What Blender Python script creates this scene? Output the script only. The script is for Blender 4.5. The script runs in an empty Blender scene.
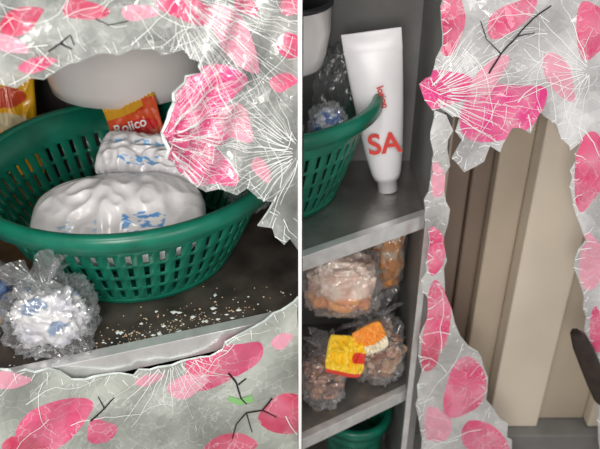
import bpy, bmesh, math, random
from mathutils import Vector, Matrix, noise
from mathutils.geometry import delaunay_2d_cdt
random.seed(4)
F=724.0; PITCH=math.radians(32); CAM=Vector((0,0,0.508))
FW=Vector((0,math.cos(PITCH),-math.sin(PITCH))); UP=Vector((0,math.sin(PITCH),math.cos(PITCH))); RT=Vector((1,0,0))
scn=bpy.context.scene
scn.view_settings.view_transform='Standard'
def link(o):
    scn.collection.objects.link(o); return o
# ---------------- materials ----------------
def newmat(name):
    m=bpy.data.materials.new(name); m.use_nodes=True
    nt=m.node_tree; return m,nt,nt.nodes["Principled BSDF"]
def addbump(nt,b,tc,scale,strength,dist=.004,distort=0):
    n2=nt.nodes.new("ShaderNodeTexNoise"); n2.inputs["Scale"].default_value=scale; n2.inputs["Detail"].default_value=4; n2.inputs["Distortion"].default_value=distort
    bp=nt.nodes.new("ShaderNodeBump"); bp.inputs["Strength"].default_value=strength; bp.inputs["Distance"].default_value=dist
    nt.links.new(tc.outputs["Object"],n2.inputs["Vector"]); nt.links.new(n2.outputs["Fac"],bp.inputs["Height"]); nt.links.new(bp.outputs["Normal"],b.inputs["Normal"]); return bp
def mat(name,col,rough=.5,metal=0,nscale=0,namt=.15,bump=0,bscale=80,spec=.5,coat=0):
    m,nt,b=newmat(name)
    b.inputs["Base Color"].default_value=(*col,1)
    b.inputs["Roughness"].default_value=rough; b.inputs["Metallic"].default_value=metal
    b.inputs["Specular IOR Level"].default_value=spec; b.inputs["Coat Weight"].default_value=coat
    tc=nt.nodes.new("ShaderNodeTexCoord")
    if nscale:
        n=nt.nodes.new("ShaderNodeTexNoise"); n.inputs["Scale"].default_value=nscale; n.inputs["Detail"].default_value=6
        r=nt.nodes.new("ShaderNodeValToRGB")
        r.color_ramp.elements[0].position=.3; r.color_ramp.elements[1].position=.7
        r.color_ramp.elements[0].color=(*[x*(1-namt) for x in col],1); r.color_ramp.elements[1].color=(*[min(1,x*(1+namt)) for x in col],1)
        nt.links.new(tc.outputs["Object"],n.inputs["Vector"]); nt.links.new(n.outputs["Fac"],r.inputs["Fac"]); nt.links.new(r.outputs["Color"],b.inputs["Base Color"])
    if bump: addbump(nt,b,tc,bscale,bump)
    return m
def colmat(name,rough=.4,bump=.2,bscale=60,distort=0,coat=0):
    m,nt,b=newmat(name)
    a=nt.nodes.new("ShaderNodeAttribute"); a.attribute_name="Col"
    b.inputs["Roughness"].default_value=rough; b.inputs["Coat Weight"].default_value=coat; b.inputs["Coat Roughness"].default_value=.08
    tc=nt.nodes.new("ShaderNodeTexCoord")
    nt.links.new(a.outputs["Color"],b.inputs["Base Color"])
    if bump:
        bp=addbump(nt,b,tc,bscale,bump,.005,distort)
        nt.links.new(bp.outputs["Normal"],b.inputs["Coat Normal"])
    return m
def glassmat(name,crack=60):
    m,nt,b=newmat(name); L=nt.links.new; N=nt.nodes.new
    a=N("ShaderNodeAttribute"); a.attribute_name="Col"
    b.inputs["Roughness"].default_value=.12; b.inputs["Specular IOR Level"].default_value=.8
    tc=N("ShaderNodeTexCoord"); nz=N("ShaderNodeTexNoise"); nz.inputs["Scale"].default_value=18; nz.inputs["Detail"].default_value=4
    L(tc.outputs["Object"],nz.inputs["Vector"])
    ad=N("ShaderNodeMixRGB"); ad.blend_type='ADD'; ad.inputs[0].default_value=.09
    L(tc.outputs["Object"],ad.inputs[1]); L(nz.outputs["Color"],ad.inputs[2])
    def vor(scale,feat):
        v=N("ShaderNodeTexVoronoi"); v.feature=feat; v.inputs["Scale"].default_value=scale; L(ad.outputs[0],v.inputs["Vector"]); return v
    ve=vor(crack*.55,'DISTANCE_TO_EDGE'); ve2=vor(crack*1.5,'DISTANCE_TO_EDGE'); vc=vor(crack*.55,'F1')
    def ramp(v,p):
        r=N("ShaderNodeValToRGB"); r.color_ramp.elements[0].color=(1,1,1,1); r.color_ramp.elements[1].color=(0,0,0,1); r.color_ramp.elements[1].position=p
        L(v.outputs["Distance"],r.inputs["Fac"]); return r
    r1=ramp(ve,.022); r2=ramp(ve2,.035)
    mk=N("ShaderNodeTexNoise"); mk.inputs["Scale"].default_value=9; mk.inputs["Detail"].default_value=2; L(tc.outputs["Object"],mk.inputs["Vector"])
    mm=N("ShaderNodeMapRange"); mm.inputs["From Min"].default_value=.45; mm.inputs["From Max"].default_value=.62; mm.inputs["To Min"].default_value=.0; mm.inputs["To Max"].default_value=.55; L(mk.outputs["Fac"],mm.inputs["Value"])
    m1=N("ShaderNodeMath"); m1.operation='MULTIPLY'; m1.inputs[1].default_value=.4; L(r1.outputs[0],m1.inputs[0])
    m2=N("ShaderNodeMath"); m2.operation='MULTIPLY_ADD'; L(mm.outputs[0],m2.inputs[1]); L(r2.outputs[0],m2.inputs[0]); L(m1.outputs[0],m2.inputs[2]); m2.use_clamp=True
    sp=N("ShaderNodeSeparateColor"); L(vc.outputs["Color"],sp.inputs[0])
    mr=N("ShaderNodeMapRange"); mr.inputs["To Min"].default_value=.92; mr.inputs["To Max"].default_value=1.08; L(sp.outputs[0],mr.inputs["Value"])
    ml=N("ShaderNodeVectorMath"); ml.operation='SCALE'; L(a.outputs["Color"],ml.inputs[0]); L(mr.outputs[0],ml.inputs["Scale"])
    mx=N("ShaderNodeMixRGB"); L(m2.outputs[0],mx.inputs[0]); L(ml.outputs[0],mx.inputs[1]); mx.inputs[2].default_value=(.84,.87,.86,1)
    L(mx.outputs[0],b.inputs["Base Color"])
    al=N("ShaderNodeMath"); al.operation='MAXIMUM'; L(a.outputs["Alpha"],al.inputs[0]); L(m2.outputs[0],al.inputs[1]); L(al.outputs[0],b.inputs["Alpha"])
    bp=N("ShaderNodeBump"); bp.inputs["Strength"].default_value=.6; bp.inputs["Distance"].default_value=.005
    L(nz.outputs["Fac"],bp.inputs["Height"]); L(bp.outputs["Normal"],b.inputs["Normal"])
    return m
def filmmat(name,tint=(.9,.93,.96),op=.05,fc=.6,scale=18,gl=.16):
    m=bpy.data.materials.new(name); m.use_nodes=True; nt=m.node_tree; nt.nodes.clear(); L=nt.links.new; N=nt.nodes.new
    out=N("ShaderNodeOutputMaterial"); mx=N("ShaderNodeMixShader"); t=N("ShaderNodeBsdfTransparent"); t.inputs[0].default_value=(.98,.985,.99,1)
    p=N("ShaderNodeBsdfPrincipled"); p.inputs["Base Color"].default_value=(*tint,1); p.inputs["Roughness"].default_value=.3; p.inputs["Specular IOR Level"].default_value=.8
    g=N("ShaderNodeBsdfGlossy"); g.inputs["Roughness"].default_value=.15
    lw=N("ShaderNodeLayerWeight"); lw.inputs["Blend"].default_value=.3
    pw=N("ShaderNodeMath"); pw.operation='POWER'; pw.inputs[1].default_value=2.0
    ad=N("ShaderNodeMath"); ad.operation='MULTIPLY_ADD'; ad.inputs[1].default_value=fc; ad.inputs[2].default_value=op; ad.use_clamp=True
    n2=N("ShaderNodeTexNoise"); n2.inputs["Scale"].default_value=scale; n2.inputs["Detail"].default_value=1.5; n2.inputs["Distortion"].default_value=3.5
    tc=N("ShaderNodeTexCoord"); mp=N("ShaderNodeMapping"); mp.inputs["Scale"].default_value=(1,1,.45); mp.inputs["Rotation"].default_value=(.4,.6,.2)
    bp=N("ShaderNodeBump"); bp.inputs["Strength"].default_value=1; bp.inputs["Distance"].default_value=.012
    L(tc.outputs["Object"],mp.inputs[0]); L(mp.outputs[0],n2.inputs["Vector"]); L(n2.outputs["Fac"],bp.inputs["Height"])
    for q in(p,lw,g): L(bp.outputs["Normal"],q.inputs["Normal"])
    L(lw.outputs["Facing"],pw.inputs[0]); L(pw.outputs[0],ad.inputs[0]); L(ad.outputs[0],mx.inputs[0]); L(t.outputs[0],mx.inputs[1]); L(p.outputs[0],mx.inputs[2])
    m2=N("ShaderNodeMixShader"); m2.inputs[0].default_value=gl; L(mx.outputs[0],m2.inputs[1]); L(g.outputs[0],m2.inputs[2]); L(m2.outputs[0],out.inputs[0])
    return m
M_green=mat("green_plastic",(.006,.16,.10),.30,nscale=30,namt=.25,spec=.5)
M_metal=mat("aluminium",(.80,.81,.81),.22,.6,nscale=60,namt=.12)
M_shelf=mat("shelf_surface",(.09,.075,.065),.30,.3,nscale=25,namt=.5,bump=.1)
M_steel=mat("steel_sheet",(.34,.33,.315),.22,.7,nscale=14,namt=.25,bump=.05)
M_in=mat("cabinet_inner",(.10,.09,.09),.6,nscale=12,namt=.25)
M_in2=mat("cabinet_inner_light",(.20,.20,.195),.5,nscale=12,namt=.2)
M_white=mat("white_paint",(.95,.95,.95),.5)
M_ceram=mat("white_enamel",(.88,.84,.83),.25,nscale=8,namt=.06,coat=.3)
M_dark=mat("dark_rim",(.03,.03,.035),.4)
M_film=filmmat("clear_plastic")
M_poly=colmat("white_plastic_bag",.34,.35,30,1.0,coat=.6)
M_col=colmat("printed_packet",.32,.3,45,1.0,coat=.4)
M_chip=colmat("snack_pieces",.6,.3,90)
M_glass=glassmat("printed_broken_glass")
M_edge=mat("glass_edge",(.75,.85,.82),.12,nscale=150,namt=.2)
M_crack=mat("crack_white",(.90,.93,.93),.3)
M_stem=mat("print_black",(.012,.01,.012),.4)
M_greenprint=mat("print_green",(.25,.55,.2),.4)
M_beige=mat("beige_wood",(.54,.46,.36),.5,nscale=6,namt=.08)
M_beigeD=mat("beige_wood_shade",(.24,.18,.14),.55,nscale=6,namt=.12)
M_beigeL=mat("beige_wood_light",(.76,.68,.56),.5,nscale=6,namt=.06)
M_wall=mat("wall_paint",(.5,.5,.48),.8,nscale=5,namt=.05)
M_floor=mat("floor_tile",(.4,.38,.36),.5,nscale=5,namt=.1)
M_crumb=mat("crumb",(.6,.46,.30),.8)
M_shardbit=mat("glass_bits",(.75,.82,.80),.1)
M_red=mat("red_print",(.7,.05,.04),.4)
M_black=mat("black_plastic",(.030,.020,.016),.4,nscale=60,namt=.4)
# ---------------- helpers ----------------
def mesh_obj(name,verts,faces,m=None,smooth=False,parent=None):
    me=bpy.data.meshes.new(name); me.from_pydata([tuple(v) for v in verts],[],faces); me.update()
    o=link(bpy.data.objects.new(name,me))
    if m: me.materials.append(m)
    if smooth:
        for p in me.polygons:p.use_smooth=True
    if parent:o.parent=parent
    return o
def empty(name,loc=(0,0,0)):
    o=link(bpy.data.objects.new(name,None)); o.empty_display_size=.02; o.location=loc; 
    bpy.context.view_layer.update(); return o
def prism(name,poly,z0,z1,m,parent=None,bev=.001):
    n=len(poly); v=[(x,y,z0) for x,y in poly]+[(x,y,z1) for x,y in poly]
    f=[list(range(n))[::-1],list(range(n,2*n))]+[[i,(i+1)%n,n+(i+1)%n,n+i] for i in range(n)]
    o=mesh_obj(name,v,f,m,parent=parent)
    b=bmesh.new(); b.from_mesh(o.data); bmesh.ops.recalc_face_normals(b,faces=b.faces); b.to_mesh(o.data); b.free()
    if bev:
        md=o.modifiers.new("b","BEVEL"); md.width=bev; md.segments=2
    return o
def box(name,x0,x1,y0,y1,z0,z1,m,parent=None,bev=.001):
    return prism(name,[(x0,y0),(x1,y0),(x1,y1),(x0,y1)],z0,z1,m,parent,bev)
def setcol(o,fn):
    at=o.data.color_attributes.new("Col",'FLOAT_COLOR','POINT')
    for i,v in enumerate(o.data.vertices): at.data[i].color=(*fn(i,v.co),1)
# ---------------- cabinets ----------------
def LY(x): return .55+(x+.223)*.342
def RY(x): return .735+x*.604
cab=empty("kitchen_cabinet")
XL=-.50
def lpoly(x0=XL,x1=-.003,inset=0,back=1.10): return [(x0,LY(x0)+inset),(x1,LY(x1)+inset),(x1,back),(x0,back)]
for nm,z in (("shelf_middle",0),("shelf_lower",-.36),("top_panel",.44)):
    prism(nm,lpoly(inset=.004),z-.016,z,M_shelf,cab)
for nm,z in (("edge_strip_middle",0),("edge_strip_lower",-.36),("edge_strip_top",.44)):
    prism(nm,[(XL,LY(XL)-.003),(-.003,LY(-.003)-.003),(-.003,LY(-.003)+.012),(XL,LY(XL)+.012)],z-.024,z+.0025,M_metal,cab,.0008)
box("side_panel",XL-.015,XL,LY(XL),1.1,-.72,.46,M_in,cab)
box("back_panel",XL-.015,-.003,1.1,1.112,-.72,.46,M_in,cab)
box("partition_panel",-.0015,.0015,.606,1.112,-.72,.46,M_white,cab,0)
box("front_upright",-.0018,.0018,.600,.606,-.72,.46,M_white,cab,.0004)
cab2=empty("kitchen_cabinet.001")
XR=.169
def rpoly(inset=0,back=1.0): return [(.003,RY(.003)+inset),(XR,RY(XR)+inset),(XR,back),(.003,back)]
for nm,z in (("shelf_middle",0),("shelf_lower",-.326),("base_panel",-.62),("top_panel",.44)):
    prism(nm,rpoly(.004),z-.014,z,M_steel,cab2)
    prism("edge_strip_"+nm,[(.003,RY(.003)-.003),(XR,RY(XR)-.003),(XR,RY(XR)+.012),(.003,RY(.003)+.012)],z-.020,z+.0025,M_metal,cab2,.0008)
box("side_panel",XR,XR+.02,RY(XR)-.01,1.0,-.72,.46,M_in2,cab2)
box("side_edge_trim",XR-.001,XR+.008,RY(XR)-.014,RY(XR)-.01,-.72,.46,M_metal,cab2,.0005)
box("back_panel",.003,XR+.02,1.0,1.012,-.72,.46,M_in2,cab2)
# ---------------- beige cupboard behind right door ----------------
wd=empty("wooden_cupboard")
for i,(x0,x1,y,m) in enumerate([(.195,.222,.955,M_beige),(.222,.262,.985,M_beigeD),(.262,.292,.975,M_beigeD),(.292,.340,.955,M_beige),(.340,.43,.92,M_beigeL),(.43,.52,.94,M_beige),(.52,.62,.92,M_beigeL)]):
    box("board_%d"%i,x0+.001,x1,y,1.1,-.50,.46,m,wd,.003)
box("plinth",.195,.62,.90,1.1,-.56,-.501,M_in2,wd,.003)
# ---------------- room ----------------
box("wall_back",-1.2,1.4,1.13,1.2,-.9,1.6,M_wall,None,0)
box("floor",-1.2,1.4,-.8,1.13,-.95,-.9,M_floor,None,0)
box("base_plinth",XL-.015,.62,.92,1.1,-.9,-.72,M_in,cab,0)
# ---------------- basket ----------------
def basket(name,c,R=.18,rb=.115,h=.123,clip=None):
    N=168; 
    rows=[0,.08,.22,.255,.39,.425,.56,.595,.73,.76,1]
    rows=[q*h for q in rows]
    V=[];Fc=[]
    def rad(z): 
        t=z/h; return rb+(R-.008-rb)*(t**.8)
    for z in rows:
        r=rad(z)
        for i in range(N):
            a=2*math.pi*i/N; V.append((r*math.cos(a),r*math.sin(a),z))
    for k in range(len(rows)-1):
        slot=k in(1,3,5,7)
        for i in range(N):
            if slot and i%3==1: continue
            j=(i+1)%N; Fc.append([k*N+i,k*N+j,(k+1)*N+j,(k+1)*N+i])
    b0=len(V); rr=[rb,rb*.85,rb*.8,rb*.6,rb*.55,rb*.3,rb*.25,.002]
    for q,r in enumerate(rr):
        for i in range(N):
            a=2*math.pi*i/N; V.append((r*math.cos(a),r*math.sin(a),.0005))
    for q in range(len(rr)-1):
        for i in range(N):
            if q in(1,3,5) and i%4 in(1,2): continue
            j=(i+1)%N; Fc.append([b0+q*N+j,b0+q*N+i,b0+(q+1)*N+i,b0+(q+1)*N+j])
    o=mesh_obj("wall",V,Fc,M_green,True)
    md=o.modifiers.new("s","SOLIDIFY"); md.thickness=.0022; md.offset=-1
    def ring(nm,pr):
        V=[];Fc=[];n=len(pr)
        for i in range(N):
            a=2*math.pi*i/N
            for r,z in pr: V.append((r*math.cos(a),r*math.sin(a),z))
        for i in range(N):
            for k in range(n):
                i2=(i+1)%N;k2=(k+1)%n; Fc.append([i*n+k,i2*n+k,i2*n+k2,i*n+k2])
        return mesh_obj(nm,V,Fc,M_green,True)
    r=ring("rim",[(R-.009,h-.006),(R-.010,h+.001),(R-.007,h+.0045),(R-.001,h+.0045),(R+.003,h+.001),(R+.0035,h-.014),(R+.0015,h-.014),(R+.0005,h-.002),(R-.006,h-.001),(R-.007,h-.006)])
    ft=ring("foot",[(rb-.002,0),(rb+.004,0),(rb+.005,.010),(rb,.010)])
    e=empty(name,c)
    for q in(o,r,ft):
        if clip is not None:
            b=bmesh.new(); b.from_mesh(q.data)
            bmesh.ops.bisect_plane(b,geom=b.verts[:]+b.edges[:]+b.faces[:],plane_co=(clip-c[0],0,0),plane_no=(1,0,0),clear_inner=True)
            b.to_mesh(q.data); b.free()
        q.parent=e
    return e
basket("plastic_basket",(-.202,.763,.001))
basket("plastic_basket.001",(-.066,.925,.001),clip=.004,R=.175,rb=.118,h=.145)
# ---------------- bowls ----------------
def bowl(name,c,R,h,rb,mat_,rim=None,clip=None):
    N=64
    pr=[(0,0),(rb*.9,0),(rb,.004),(rb+(R-rb)*.5,h*.25),(R,h*.6),(R,h*.97),(R+.003,h),(R+.003,h+.004),(R-.003,h+.004),(R-.004,h*.6),(rb,.01),(0,.008)]
    V=[];Fc=[];n=len(pr)
    for i in range(N):
        a=2*math.pi*i/N
        for r,z in pr: V.append((max(r,.0005)*math.cos(a),max(r,.0005)*math.sin(a),z))
    for i in range(N):
        for k in range(n-1):
            i2=(i+1)%N; Fc.append([i*n+k,i2*n+k,i2*n+k+1,i*n+k+1])
    o=mesh_obj("body",V,Fc,mat_,True)
    if rim:
        o.data.materials.append(rim)
        for p in o.data.polygons:
            if 5<=(p.index%(n-1))<=8: p.material_index=1
    if clip is not None:
        b=bmesh.new(); b.from_mesh(o.data)
        bmesh.ops.bisect_plane(b,geom=b.verts[:]+b.edges[:]+b.faces[:],plane_co=(clip-c[0],0,0),plane_no=(1,0,0),clear_inner=True)
        b.to_mesh(o.data); b.free()
    e=empty(name,c); o.parent=e
    return e
bowl("enamel_bowl",(-.240,.972,.137),.112,.085,.106,M_ceram)
box("storage_box",-.33,-.15,.955,1.07,.0005,.1365,M_in,None,.004)
bowl("enamel_pot",(-.02,.93,.175),.06,.085,.05,M_ceram,M_dark,clip=.004)
# ---------------- bags ----------------
def fold(p,seed):
    o=Vector((seed*2.7,seed*4.1,seed*1.3))
    a=noise.noise(Vector((p.x*2.2,p.y*2.2,p.z*7))+o); b_=noise.noise(Vector((p.x*7,p.y*3,p.z*2))+o*2); c=noise.noise(p*9+o)
    return (1-abs(a)*3.2)*.5+(1-abs(b_)*3.2)*.35+(1-abs(c)*3)*.15
def blob(name,half,seed,amp=.12,fr=2.2,m=None,sub=5,ridge=0,flat=-.8,cfn=None,sq=.75,ff=1):
    b=bmesh.new(); bmesh.ops.create_icosphere(b,subdivisions=sub,radius=1)
    off=Vector((seed*3.1,seed*1.7,seed*5.3))
    for v in b.verts:
        p=v.co.copy(); q=Vector([math.copysign(abs(c)**sq,c) for c in p]); 
        d=noise.noise(p*fr+off)*amp+ridge*fold(p*ff,seed)
        q=q*(1+d)*(.93)
        if q.z<flat:q.z=flat+(q.z-flat)*.1
        v.co=Vector((q.x*half[0],q.y*half[1],q.z*half[2]))
    me=bpy.data.meshes.new(name); b.to_mesh(me); b.free()
    for p in me.polygons:p.use_smooth=True
    o=link(bpy.data.objects.new(name,me)); me.materials.append(m)
    if cfn: setcol(o,cfn)
    return o
def neck(name,h,r,seed,m):
    N=56;V=[];Fc=[];K=12
    for k in range(K):
        t=k/(K-1); rr=r*(.3+1.5*abs(t-.3)**1.2)
        for i in range(N):
            a=2*math.pi*i/N; w=1+.45*math.sin(a*7+seed)*t+.25*math.sin(a*13+seed*2)
            V.append((rr*w*math.cos(a),rr*w*math.sin(a)*.7,h*t+.010*t*math.sin(a*5+seed)))
    for k in range(K-1):
        for i in range(N): j=(i+1)%N;Fc.append([k*N+i,k*N+j,(k+1)*N+j,(k+1)*N+i])
    return mesh_obj(name,V,Fc,m,True)
def chips(name,half,seed,n,size,cols,thick=.25):
    rnd=random.Random(seed);V=[];Fc=[];C=[]
    for i in range(n):
        while True:
            p=Vector((rnd.uniform(-1,1),rnd.uniform(-1,1),rnd.uniform(-1,1)))
            if p.length<1: break
        c=Vector((p.x*half[0],p.y*half[1],p.z*half[2])); R_=Matrix.Rotation(rnd.uniform(0,6),3,'X')@Matrix.Rotation(rnd.uniform(0,6),3,'Z')
        col=rnd.choice(cols); s=size*rnd.uniform(.7,1.3); k=len(V); M_=9
        for z,rr in((-1,.75),(-.5,1),(.5,1),(1,.75)):
            for q in range(M_):
                a=2*math.pi*q/M_; V.append(c+R_@Vector((rr*s*math.cos(a),rr*s*.75*math.sin(a),z*s*thick+.25*s*math.cos(a)**2))); C.append([x*rnd.uniform(.85,1.15) for x in col])
        for r in range(3):
            for q in range(M_): j=(q+1)%M_;Fc.append([k+r*M_+q,k+r*M_+j,k+(r+1)*M_+j,k+(r+1)*M_+q])
        Fc.append([k+q for q in range(M_)][::-1]);Fc.append([k+3*M_+q for q in range(M_)])
    o=mesh_obj(name,V,Fc,M_chip,True); setcol(o,lambda i,co:C[i]); return o
def bag(name,c,half,seed,contents=None,film=M_film,nk=None,rot=(0,0,0),ridge=.10,flat=-.8):
    e=empty(name,c)
    if contents: o=contents; o.parent=e
    f=blob("film",half,seed,.14,2.5,film,ridge=ridge,flat=flat); f.parent=e
    if nk:
        n_=neck("tied_neck",nk[0],nk[1],seed,film); n_.parent=e; n_.location=nk[2]; n_.rotation_euler=nk[3]
    e.rotation_euler=rot
    return e
def packet(name,w,h,t,colfn,c,rot,seed=1,m=M_col,crumple=.12,rnd_=0):
    nx,nz=90,90;V=[];Fc=[];uv=[]
    for s in(1,-1):
        for j in range(nz+1):
            for i in range(nx+1):
                a=i/nx;b_=j/nz
                pf=(max(0,math.sin(math.pi*a))**.45)*(max(0,math.sin(math.pi*b_))**.5)
                th=t*.5*pf
                wr=(noise.noise(Vector((a*4,b_*4,seed*2.3)))*crumple*1.2+(.5-abs(noise.noise(Vector((a*9,b_*5,seed)))*2))*crumple*1.0)*t
                x=(a-.5)*w*(1-.05*math.sin(math.pi*b_))*(1-rnd_*abs(2*b_-1)**3); z=(b_-.5)*h*(1-.03*math.sin(math.pi*a*2))*(1-rnd_*.6*abs(2*a-1)**3)
                cr=.0012*math.sin(a*90) if (b_<.06 or b_>.94) else 0
                V.append((x,-s*(th+wr*pf)+cr,z)); uv.append((a,b_,s))
    M=(nx+1)*(nz+1)
    for q in range(2):
        for j in range(nz):
            for i in range(nx):
                k=q*M+j*(nx+1)+i; f=[k,k+1,k+nx+2,k+nx+1]; Fc.append(f if q==0 else f[::-1])
    o=mesh_obj(name,V,Fc,m,True); setcol(o,lambda i,co:colfn(*uv[i]))
    o.location=c;o.rotation_euler=rot
    return o
def text(name,s,size,m,loc,rot,parent=None):
    cu=bpy.data.curves.new(name,'FONT'); cu.body=s; cu.size=size; cu.extrude=.0003; cu.align_x='CENTER'; cu.align_y='CENTER'; cu.offset=size*.02
    o=link(bpy.data.objects.new(name,cu)); bpy.context.view_layer.update()
    me=bpy.data.meshes.new_from_object(o.evaluated_get(bpy.context.evaluated_depsgraph_get())); bpy.data.objects.remove(o)
    o=link(bpy.data.objects.new(name,me)); me.materials.clear(); me.materials.append(m); o.location=loc;o.rotation_euler=rot
    if parent:o.parent=parent
    return o
WB=(.93,.92,.94)
def sugarcol(a,b_,s):
    if s>0 and .56<a<.80 and .06<b_<.34 and noise.noise(Vector((a*18,b_*26,3)))>.06: return (.14,.38,.78)
    if s>0 and .15<a<.42 and .10<b_<.26 and noise.noise(Vector((a*18,b_*30,8)))>.20: return (.45,.63,.88)
    return WB
sg=packet("sugar_bag",.205,.125,.080,sugarcol,(-.205,.700,.078),(math.radians(-72),math.radians(0),math.radians(4)),12,M_poly,.065,.30)
def saltcol(a,b_,s):
    if s>0 and .20<b_<.36 and .22<a<.60:
        if noise.noise(Vector((a*16,b_*18,4)))>.05: return (.14,.42,.80)
    if s>0 and .64<b_<.74 and .08<a<.60: return (.25,.54,.85) if noise.noise(Vector((a*20,b_*6,1)))>-.05 else WB
    return WB
sp_=packet("salt_bag",.150,.066,.040,saltcol,(-.176,.790,.108),(math.radians(-58),math.radians(5),math.radians(-8)),8,M_poly,.22,.12)
bag("clear_wrapper",(-.062,.792,.088),(.032,.05,.042),11,nk=(.05,.025,(0,0,.035),(.3,.5,0)),ridge=.2)
def redcol(a,b_,s):
    if b_>.95 or b_<.04: return (.75,.45,.05)
    if b_>.80 and a<.75: return (.80,.40,.03) if (b_-a*.25)>.66 else (.62,.03,.02)
    if ((a-.62)/.33)**2+((b_-.26)/.2)**2<1:
        n=noise.noise(Vector((a*14,b_*14,1)))
        return (.62+.3*n,.26+.3*n,.08)
    if ((a-.5)/.44)**2+((b_-.58)/.12)**2<1 : return (.72,.015,.015)
    return (.78,.10,.025)
pk=packet("seasoning_packet",.072,.092,.016,redcol,(-.208,.852,.112),(math.radians(-28),math.radians(-17),math.radians(3)),2)
text("label","Rojico",.017,M_white,(-.004,-.0105,.012),(math.radians(90),0,0),pk)
def yelcol(a,b_,s):
    if b_>.94: return (.55,.33,.05)
    if ((a-.6)/.3)**2+((b_-.75)/.09)**2<1: return (.65,.08,.03)
    if ((a-.6)/.3)**2+((b_-.52)/.1)**2<1: return (.8,.7,.45)
    return (.88,.47,.02)
packet("noodle_packet",.10,.160,.035,yelcol,(-.427,.962,.081),(math.radians(-6),.06,.1),5,M_col,.2)
def prodcol(i,co):
    n=noise.noise(co*38+Vector((5,2,9)))
    if n>.34: return (.22,.32,.50)
    return (.84+.2*n,.84+.2*n,.87+.1*n)
bag("produce_bag",(-.256,.580,.035),(.044,.036,.042),6,blob("contents",(.034,.027,.029),16,.25,3,M_poly,ridge=.24,cfn=prodcol),nk=(.028,.026,(0,0,.032),(-.5,-.4,0)),ridge=.28)
bag("spice_bag",(-.338,.605,.035),(.032,.05,.036),9,chips("contents",(.025,.038,.025),6,60,.009,[(.3,.05,.03),(.12,.09,.05),(.5,.4,.3),(.1,.2,.5)],.4),ridge=.18)
def bits(nm,n,mu,sg_,m,smin,smax,flat=1):
    V=[];Fc=[]
    for i in range(n):
        x=random.gauss(mu,sg_) 
        if not -.34<x<-.01: continue
        y=LY(x)+.012+abs(random.gauss(0,.024)); s=random.uniform(smin,smax); k=len(V)
        r=[random.uniform(.5,1.5)*s for _ in range(6)]
        V+=[(x+r[0],y,.0006),(x,y+r[1],.0006),(x-r[2],y,.0006),(x,y-r[3],.0006),(x,y,.0006+r[4]*flat)]
        Fc+=[[k,k+1,k+4],[k+1,k+2,k+4],[k+2,k+3,k+4],[k+3,k,k+4],[k+3,k+2,k+1,k]]
    mesh_obj(nm,V,Fc,m)
bits("cracker_crumbs",200,-.14,.06,M_crumb,.0004,.0013)
bits("glass_fragments",80,-.12,.10,M_shardbit,.0006,.0035,.3)
# ---------------- right upper contents ----------------
te=empty("squeeze_tube",(.126,.905,.001))
N=48;V=[];Fc=[];L=.230
secs=[(0,.012,.012),(.001,.014,.014),(.020,.014,.014),(.0205,.018,.018),(.03,.021,.020),(.06,.026,.022),(.11,.031,.018),(.16,.035,.012),(.20,.0375,.004),(.205,.038,.0022),(L,.0385,.0018),(L+.0005,.038,.001)]
for z,a,b_ in secs:
    for i in range(N):
        t=2*math.pi*i/N; V.append((a*math.cos(t),b_*math.sin(t),z))
for k in range(len(secs)-1):
    for i in range(N): j=(i+1)%N;Fc.append([k*N+i,k*N+j,(k+1)*N+j,(k+1)*N+i])
Fc.append(list(range(N))[::-1]); Fc.append([(len(secs)-1)*N+i for i in range(N)])
tb=mesh_obj("tube_body",V,Fc,mat("tube_white",(.84,.84,.87),.3,nscale=20,namt=.05,bump=.15,bscale=30),True,te)
text("label_letters","SA",.040,M_red,(.002,-.0235,.082),(math.radians(84),0,0),te)
text("label_small","lotion",.013,M_red,(.006,-.0205,.148),(math.radians(80),math.radians(80),0),te)
te.rotation_euler=(math.radians(-1),math.radians(-9),math.radians(-4))
bag("clear_wrapper.001",(.050,.975,.10),(.03,.02,.085),15,ridge=.22)
def bluec(i,co): return (.06,.20,.65) if noise.noise(co*70)>.05 else (.75,.8,.88)
bag("clear_wrapper.002",(.036,.862,.115),(.026,.03,.032),17,blob("contents",(.019,.022,.025),18,.2,3,M_poly,ridge=.2,cfn=bluec),ridge=.2)
# ---------------- right lower contents ----------------
def rusk(i,co):
    n=noise.noise(co*55)
    if co.z<-.010: return (.88+.1*n,.36+.2*n,.10)
    return (.85+.15*n,.62+.3*n,.50+.3*n)
bag("rusk_bag",(.060,.855,-.120),(.057,.048,.054),21,blob("contents",(.049,.040,.046),41,.2,3,M_poly,ridge=.16,cfn=rusk),nk=(.045,.03,(-.005,0,.045),(.2,-.2,0)),ridge=.2)
brn=[(.38,.17,.09),(.55,.28,.15),(.68,.42,.26),(.24,.10,.07)]
bag("cracker_bag",(.122,.870,-.266),(.043,.042,.059),22,chips("contents",(.037,.035,.052),11,230,.009,brn+[(.76,.52,.36),(.80,.62,.45)],.2),nk=(.035,.03,(0,0,.048),(.3,-.5,0)),ridge=.24)
bag("dried_snack_bag",(.036,.822,-.276),(.035,.044,.049),23,chips("contents",(.029,.037,.040),12,200,.008,brn+[(.65,.35,.25)],.3),nk=(.04,.022,(0,0,.035),(.3,.2,0)),ridge=.24)
bag("chip_bag",(.135,.940,-.130),(.029,.034,.080),24,blob("contents",(.026,.029,.070),43,.2,3,M_col,ridge=.16,cfn=lambda i,co:(.85,.36,.10) if noise.noise(co*50)>-.15 else (.85,.75,.6)),ridge=.22)
packet("biscuit_packet",.064,.058,.018,lambda a,b_,s:(.72,.05,.03) if (.35<b_<.62 and a>.65) or b_<.1 else (.92,.62,.03),(.066,.782,-.203),(math.radians(-38),.35,.2),7,M_col,.5,.15)
packet("orange_wrapper",.05,.045,.014,lambda a,b_,s:(.88,.34,.05) if b_>.4 else (.85,.78,.6),(.102,.800,-.188),(math.radians(-20),-.3,.3),9,M_col,.5,.15)
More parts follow.
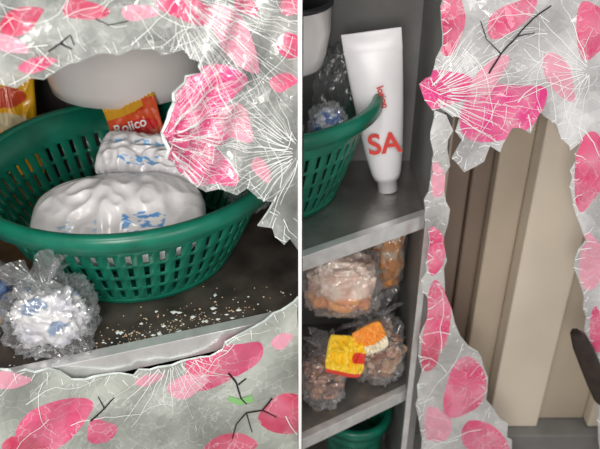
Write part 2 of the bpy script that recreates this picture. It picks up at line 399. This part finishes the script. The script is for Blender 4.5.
basket("plastic_basket.002",(.100,.925,-.6195),R=.062,rb=.045,h=.16)
# ---------------- broken printed glass ----------------
class Plane:
    def __init__(s,p,n): s.p=Vector(p); s.n=Vector(n).normalized()
    def at(s,u,v):
        d=FW*F+RT*(u-300)+UP*(224.5-v)
        t=(s.p-CAM).dot(s.n)/d.dot(s.n); return CAM+d*t
def inside(pt,poly):
    x,y=pt;c=False;n=len(poly)
    for i in range(n):
        x1,y1=poly[i];x2,y2=poly[(i+1)%n]
        if (y1>y)!=(y2>y) and x<(x2-x1)*(y-y1)/(y2-y1)+x1:c=not c
    return c
def petal(cx,cy,l,w,ang,pt=.8):
    a=math.radians(ang);P=[]
    for k in range(36):
        t=2*math.pi*k/36; x=math.cos(t)*l; y=math.sin(t)*w*(1-.3*math.cos(t))
        x+=.03*l*math.sin(3*t+cx); y+=.09*w*math.cos(3*t+cy)
        P.append((cx+x*math.cos(a)-y*math.sin(a),cy+x*math.sin(a)+y*math.cos(a)))
    return P
PINK=(.76,.055,.19); DEEP=(.60,.030,.10); LITE=(.84,.38,.49); MAG=(.83,.035,.27)
def jag(poly,step,amp,bounds):
    out=[];n=len(poly)
    for i in range(n):
        a=Vector(poly[i]);b_=Vector(poly[(i+1)%n]);L_=(b_-a).length;k=max(1,int(L_/step))
        out.append(tuple(a))
        for q in range(1,k):
            p=a.lerp(b_,(q+random.uniform(-.3,.3))/k)
            if bounds(p.x,p.y): p+=Vector((random.uniform(-amp,amp),random.uniform(-amp,amp)))
            out.append(tuple(p))
    return out
def sheet(nm,outline,plane,petals,disp,parent,spacing,base,bounds,dense=None,alpha=.6,jit=.05):
    outl=jag(outline,9,3.0,bounds)
    xs=[p[0] for p in outl];ys=[p[1] for p in outl]
    co=[Vector(p) for p in outl];ed=[(i,(i+1)%len(outl)) for i in range(len(outl))]
    for P,c,g in petals:
        k=len(co);co+=[Vector(p) for p in P];ed+=[(k+i,k+(i+1)%len(P)) for i in range(len(P))]
    y=min(ys)
    while y<max(ys):
        x=min(xs)
        while x<max(xs):
            px=x+random.uniform(-.45,.45)*spacing;py=y+random.uniform(-.45,.45)*spacing
            if inside((px,py),outl): 
                co.append(Vector((px,py)))
                if dense and dense(px,py):
                    for _ in range(4): co.append(Vector((px+random.uniform(-.6,.6)*spacing,py+random.uniform(-.6,.6)*spacing)))
            x+=spacing
        y+=spacing
    vs,es,fs,_,_,_=delaunay_2d_cdt(co,ed,[],0,1e-4)
    V=[plane.at(p.x,p.y)+plane.n*(disp(p.x,p.y)+random.uniform(-.0003,.0003)) for p in vs]
    Fc=[];C=[]
    for f in fs:
        cx=sum(vs[i].x for i in f)/len(f);cy=sum(vs[i].y for i in f)/len(f)
        if not inside((cx,cy),outl): continue
        a,b_,c=[V[i] for i in f[:3]]
        nn=(b_-a).cross(c-a)
        Fc.append(list(f) if nn.dot(plane.n)>0 else list(f)[::-1])
        n1=noise.noise(Vector((cx*.022,cy*.022,2)));al=alpha+.35*n1
        pe=None
        for P,pc,g in petals:
            if inside((cx,cy),P): pe=(pc,g)
        for i in f:
            p=vs[i]; m1=noise.noise(Vector((p.x*.022,p.y*.022,2)));m3=noise.noise(Vector((p.x*.05,p.y*.015,9)))
            col=[x*(1+.28*m1+.25*m3) for x in base]
            if pe:
                n2=.5+.9*noise.noise(Vector((p.x*.06,p.y*.06,7)))
                t=max(0,min(1,n2*pe[1])); col=[pe[0][q]*(1-t)+LITE[q]*t for q in range(3)]; al=.93
            C.append((col,al))
        r=random.uniform(1-jit,1+jit)
        for k in range(len(f)): 
            col,a_=C[-1-k]; C[-1-k]=[min(.95,x*r) for x in col]+[max(.28,min(1,a_))]
        if Fc[-1]!=list(f): C[-len(f):]=C[-len(f):][::-1]
    o=mesh_obj(nm,V,Fc,M_glass,False,parent); o.data.materials.append(M_edge)
    at=o.data.color_attributes.new("Col",'FLOAT_COLOR','CORNER'); k=0
    for p in o.data.polygons:
        for li in p.loop_indices: at.data[li].color=C[k]; k+=1
    md=o.modifiers.new("s","SOLIDIFY");md.thickness=.003;md.offset=-1;md.material_offset_rim=1
    return outl
def ribbons(nm,lines,plane,disp,m,parent,outl=None,lift=.0010):
    V=[];Fc=[]
    for pts,w0,w1 in lines:
        P=[]
        for i in range(len(pts)-1):
            a=Vector(pts[i]);b_=Vector(pts[i+1]);k=max(1,int((b_-a).length/3))
            for q in range(k): P.append(a.lerp(b_,q/k))
        P.append(Vector(pts[-1])); prev=None
        for i,p in enumerate(P):
            if outl and not inside((p.x,p.y),outl): prev=None; continue
            d=(P[min(i+1,len(P)-1)]-P[max(0,i-1)]).normalized();nrm=Vector((-d.y,d.x));w=w0+(w1-w0)*i/len(P)
            k=len(V)
            for s in(-1,1):
                q=p+nrm*s*w*.5; V.append(plane.at(q.x,q.y)+plane.n*(disp(p.x,p.y)+lift))
            if prev is not None: Fc.append([prev,prev+1,k+1,k])
            prev=k
    if Fc: mesh_obj(nm,V,Fc,m,False,parent)
def crackfan(cx,cy,n,r0,r1,a0,a1,w=.9,jit=3):
    out=[]
    for i in range(n):
        a=math.radians(a0+(a1-a0)*(i+random.uniform(-.35,.35))/n); rr=r1*random.uniform(.45,1)
        pts=[];r=r0*random.uniform(.8,2.2)
        while r<rr:
            pts.append((cx+r*math.cos(a)+random.uniform(-jit,jit)*.4,cy+r*math.sin(a)+random.uniform(-jit,jit)*.4)); r+=12; a+=random.uniform(-.02,.02)
        if len(pts)>1: out.append((pts,w*random.uniform(.4,1.5),.3))
    return out
def arcs(cx,cy,radii,a0,a1,w=.8):
    out=[]
    for r in radii:
        a=a0+random.uniform(0,15)
        while a<a1:
            b_=min(a1,a+random.uniform(15,45)); k=max(2,int((b_-a)/5)); rr=r*random.uniform(.94,1.06)
            out.append(([(cx+(rr+random.uniform(-1.5,1.5))*math.cos(math.radians(a+(b_-a)*q/k)),cy+(rr+random.uniform(-1.5,1.5))*math.sin(math.radians(a+(b_-a)*q/k))) for q in range(k+1)],w*random.uniform(.5,1.2),.4)); a=b_+random.uniform(2,12)
    return out
def rndcracks(n,x0,x1,y0,y1):
    out=[]
    for i in range(n):
        x=random.uniform(x0,x1);y=random.uniform(y0,y1);a=random.uniform(0,6.28);pts=[(x,y)]
        for k in range(random.randint(3,9)):
            a+=random.uniform(-.5,.5); x+=12*math.cos(a);y+=12*math.sin(a);pts.append((x,y))
        out.append((pts,random.uniform(.4,1.0),.3))
    return out
def edgecracks(outl,every,ln,test):
    out=[]
    for i in range(0,len(outl),every):
        p=Vector(outl[i]); q=Vector(outl[(i+1)%len(outl)])
        if not test(p.x,p.y): continue
        d=(q-p).normalized()
        for s in(1,-1):
            n_=Vector((-d.y,d.x))*s; m_=p+n_*4
            if inside((m_.x,m_.y),outl):
                l=ln*random.uniform(.4,1.3); k=n_+d*random.uniform(-.9,.9)
                out.append(([tuple(p),tuple(p+k*l*.5+d*random.uniform(-2,2)),tuple(p+k*l)],1.0,.3)); break
    return out
nl=Vector((.323,-.946,0)).normalized()
PL=Plane(Vector((-.223,.550,0))+nl*.010,nl)
def dispL(u,v):
    d=.0028*noise.noise(Vector((u*.03,v*.03,1)))
    r=math.hypot(u-158,v-128)
    if v<260 and u>150:
        a=math.atan2(v-128,u-158); w=max(0,1-r/130)
        d+=.0075*math.sin(a*15+math.sin(r*.05))*w*min(1,r/20)+.022*max(0,1-r/80)**1.2
        d+=.004*math.sin((u*.6+v*.25)*.28)*max(0,1-abs(u-230)/75)
        d+=.004*noise.noise(Vector((u*.06,v*.03,3)))
    if v>290: d+=.002*math.sin((u+v)*.1)
    return d+.001
doorL=empty("broken_glass_door")
BASE=(.47,.50,.48)
upper=[(-60,-60),(298,-60),(298,250),(290,238),(283,243),(272,228),(258,226),(270,212),(275,203),(262,199),(247,188),(236,194),(220,190),(206,192),(194,182),(180,174),(172,158),(163,150),(166,138),(158,122),(166,112),(173,99),(172,88),(185,82),(186,76),(201,72),(200,62),(190,58),(184,50),(160,53),(140,49),(118,55),(98,53),(78,62),(58,70),(44,80),(30,78),(16,88),(4,84),(-60,92)]
fr=lambda x,y:-30<x<296 and -30<y<480
petL=[(petal(22,20,24,12,-25),DEEP,.5),(petal(10,44,20,8,20),LITE,.6),(petal(86,10,24,10,5),DEEP,.6),(petal(38,64,20,7,-15),PINK,.7),
 (petal(192,10,38,13,20),PINK,.7),(petal(236,40,42,15,58),LITE,.8),(petal(206,88,44,22,-14),MAG,.5),(petal(196,122,38,26,15),MAG,.8),(petal(200,160,42,20,28),MAG,.7),(petal(236,122,24,14,50),LITE,.9),(petal(262,170,14,7,60),LITE,.9),
 (petal(289,46,14,11,60),PINK,.5),(petal(284,82,14,9,-10),PINK,.7),(petal(246,6,14,9,40),PINK,.6),(petal(140,12,18,8,0),LITE,.8),(petal(292,6,12,9,0),PINK,.8)]
ol=sheet("upper_shard",upper,PL,petL,dispL,doorL,8,BASE,fr,lambda x,y:x>150 and y<240,.56,.10)
cr=crackfan(152,128,84,14,125,-75,68,.75)+arcs(152,128,[36,58,84],-70,62,.5)+crackfan(168,-14,44,30,200,5,80,.75)+arcs(168,-14,[60,95,130],10,85,.6)+crackfan(300,150,30,10,130,110,250,.8)+rndcracks(40,190,298,0,240)+rndcracks(26,0,190,-10,80)+edgecracks(ol,1,10,lambda x,y:0<x<296 and y>0)
ribbons("crack_lines",cr,PL,dispL,M_crack,doorL,ol)
ribbons("stems",[([(48,50),(60,42),(70,34),(74,44)],2,1),([(60,42),(72,48)],2.2,1),([(95,18),(108,24),(128,20)],1.2,1)],PL,dispL,M_stem,doorL,ol,.0016)
lower=[(-60,370),(0,370),(35,373),(60,372),(85,378),(110,376),(150,369),(172,366),(200,358),(222,348),(236,335),(250,328),(264,320),(282,310),(298,297),(298,520),(-60,520)]
petL2=[(petal(55,422,44,21,-28),PINK,.5),(petal(102,431,15,14,0),PINK,.6),(petal(225,362,42,20,-22),PINK,.6),(petal(188,384,22,9,-20),LITE,.6),(petal(286,415,20,24,60),DEEP,.5),(petal(230,447,28,13,-10),DEEP,.5),(petal(12,380,20,8,0),LITE,.6),(petal(26,448,24,12,10),DEEP,.5),(petal(150,378,16,5,-10),LITE,.4),(petal(282,340,12,6,-30),LITE,.6)]
ol2=sheet("lower_shard",lower,PL,petL2,dispL,doorL,10,(.42,.45,.41),fr,None,.92,.03)
ribbons("crack_lines_lower",rndcracks(14,0,298,330,449)+crackfan(170,356,18,5,90,10,170,.8)+edgecracks(ol2,1,8,lambda x,y:0<x<296 and y<400),PL,dispL,M_crack,doorL,ol2)
ribbons("stems_lower",[([(228,372),(236,382),(240,396),(246,402)],2.2,1.1),([(238,384),(246,378)],1.6,1.2),([(90,418),(104,406),(114,396)],1.8,1.0),([(104,406),(98,396)],1.2,.8),([(272,398),(262,410),(246,412),(236,424),(232,438)],1.8,1.0),([(246,412),(252,432)],1.2,.8),([(262,410),(276,416)],1.2,.8)],PL,dispL,M_stem,doorL,ol2,.0016)
ribbons("leaf_print",[([(228,397),(238,400),(252,396)],5,7)],PL,dispL,M_greenprint,doorL,ol2,.0012)
doorR=empty("broken_glass_door.001")
nr=Vector((-.05,-1,0)).normalized()
PR=Plane((.169,.808,0),nr)
def dispR(u,v):
    d=.006*noise.noise(Vector((u*.025,v*.025,5)))+.003*noise.noise(Vector((u*.07,v*.03,8)))+.001
    d+=.008*max(0,1-math.hypot(u-440,v-95)/60)
    return d
fr2=lambda x,y:x<600 and -30<y<480
top=[(443,-60),(660,-60),(660,520),(606,520),(598,440),(600,395),(588,340),(584,300),(574,268),(586,240),(576,215),(570,170),(582,140),(570,150),(556,124),(540,112),(530,132),(512,128),(500,152),(490,146),(476,166),(464,172),(452,158),(462,140),(455,130),(460,116),(440,106),(432,108),(424,98),(419,84),(430,76),(434,64),(443,45),(441,10)]
petR=[(petal(452,22,13,34,8),PINK,.6),(petal(446,86,28,19,-10),MAG,.3),(petal(504,110,46,28,-22),MAG,.6),(petal(490,74,26,12,-50),LITE,.7),(petal(512,16,30,13,-35),PINK,.7),(petal(592,30,16,30,0),PINK,.7),(petal(590,170,16,38,5),PINK,.6),(petal(560,78,28,12,60),LITE,.8),(petal(592,262,12,30,0),LITE,.6),(petal(598,330,8,22,0),PINK,.6)]
ol3=sheet("upper_shard",top,PR,petR,dispR,doorR,10,(.58,.58,.59),fr2,None,.84,.05)
ribbons("crack_lines",crackfan(426,92,34,12,125,-60,40,.85)+arcs(426,92,[50,85],-55,35,.6)+rndcracks(26,440,600,0,140)+crackfan(590,70,14,5,110,100,260,.8)+edgecracks(ol3,1,9,lambda x,y:x<598 and y>0),PR,dispR,M_crack,doorR,ol3)
ribbons("stems",[([(488,72),(500,52),(516,36),(532,18),(550,4)],1.8,1.3),([(500,52),(486,38),(480,20)],1.3,.8),([(516,36),(534,32)],1.3,.8)],PR,dispR,M_stem,doorR,ol3,.0018)
strip=[(434,108),(446,114),(453,130),(447,148),(450,165),(444,190),(450,210),(444,236),(447,260),(445,285),(452,310),(460,335),(478,352),(488,378),(486,400),(508,424),(520,520),(412,520),(422,440),(418,400),(422,370),(419,340),(428,310),(421,280),(430,240),(424,200),(432,160),(430,130)]
petR2=[(petal(436,250,9,24,0),PINK,.6),(petal(438,318,13,36,5),PINK,.6),(petal(430,350,9,22,0),DEEP,.5),(petal(466,388,19,32,20),PINK,.7),(petal(486,440,26,16,30),PINK,.7),(petal(438,425,14,18,0),LITE,.5),(petal(438,180,7,18,0),LITE,.7)]
ol4=sheet("side_shard",strip,PR,petR2,dispR,doorR,8,(.55,.55,.55),fr2,None,.88,.05)
ribbons("crack_lines_side",rndcracks(20,425,500,120,449)+edgecracks(ol4,1,7,lambda x,y:y<449),PR,dispR,M_crack,doorR,ol4)
hd=empty("door_handle")
V=[];Fc=[];S=12
path=[(572,322,.004),(575,327,.011),(580,340,.015),(588,360,.016),(595,378,.016),(600,392,.014),(602,398,.006)]
for u,v,r in path:
    c=PR.at(u,v)+PR.n*.016
    for i in range(S):
        a=2*math.pi*i/S; V.append(c+Vector((r*math.copysign(abs(math.cos(a))**.6,math.cos(a)),.6*r*math.copysign(abs(math.sin(a))**.6,math.sin(a)),0)))
for k in range(len(path)-1):
    for i in range(S): j=(i+1)%S;Fc.append([k*S+i,k*S+j,(k+1)*S+j,(k+1)*S+i])
Fc.append(list(range(S)));Fc.append([(len(path)-1)*S+i for i in range(S)])
mesh_obj("grip",V,Fc,M_black,True,hd)
# ---------------- light ----------------
def area(nm,loc,tgt,size,e,col):
    l=bpy.data.lights.new(nm,'AREA');l.size=size;l.energy=e;l.color=col
    o=link(bpy.data.objects.new(nm,l));o.location=loc;o.rotation_euler=(Vector(tgt)-Vector(loc)).to_track_quat('-Z','Y').to_euler();return o
area("ceiling_light",(-.25,-.15,1.35),(-.05,.8,0),.45,8.5,(1,.94,.87))
area("side_light",(.8,-.6,.5),(.1,.8,0),.6,4.2,(1,.97,.94))  # unseen soft area light, to the right and behind the camera
area("front_fill",(-.15,-.45,.50),(-.15,.75,.05),.35,7.5,(1,.95,.90))  # fill lamp added low behind the camera to brighten bowl and bags
w=bpy.data.worlds.new("w");scn.world=w;w.use_nodes=True;w.node_tree.nodes["Background"].inputs[0].default_value=(1,.97,.95,1);w.node_tree.nodes["Background"].inputs[1].default_value=.40
# ---------------- camera ----------------
cd=bpy.data.cameras.new("camera");cd.sensor_width=36;cd.lens=36*F/600;cd.clip_start=.01
cd.dof.use_dof=True;cd.dof.focus_distance=.78;cd.dof.aperture_fstop=8
co=link(bpy.data.objects.new("camera",cd));co.location=CAM;co.rotation_euler=(math.radians(90)-PITCH,0,0);scn.camera=co
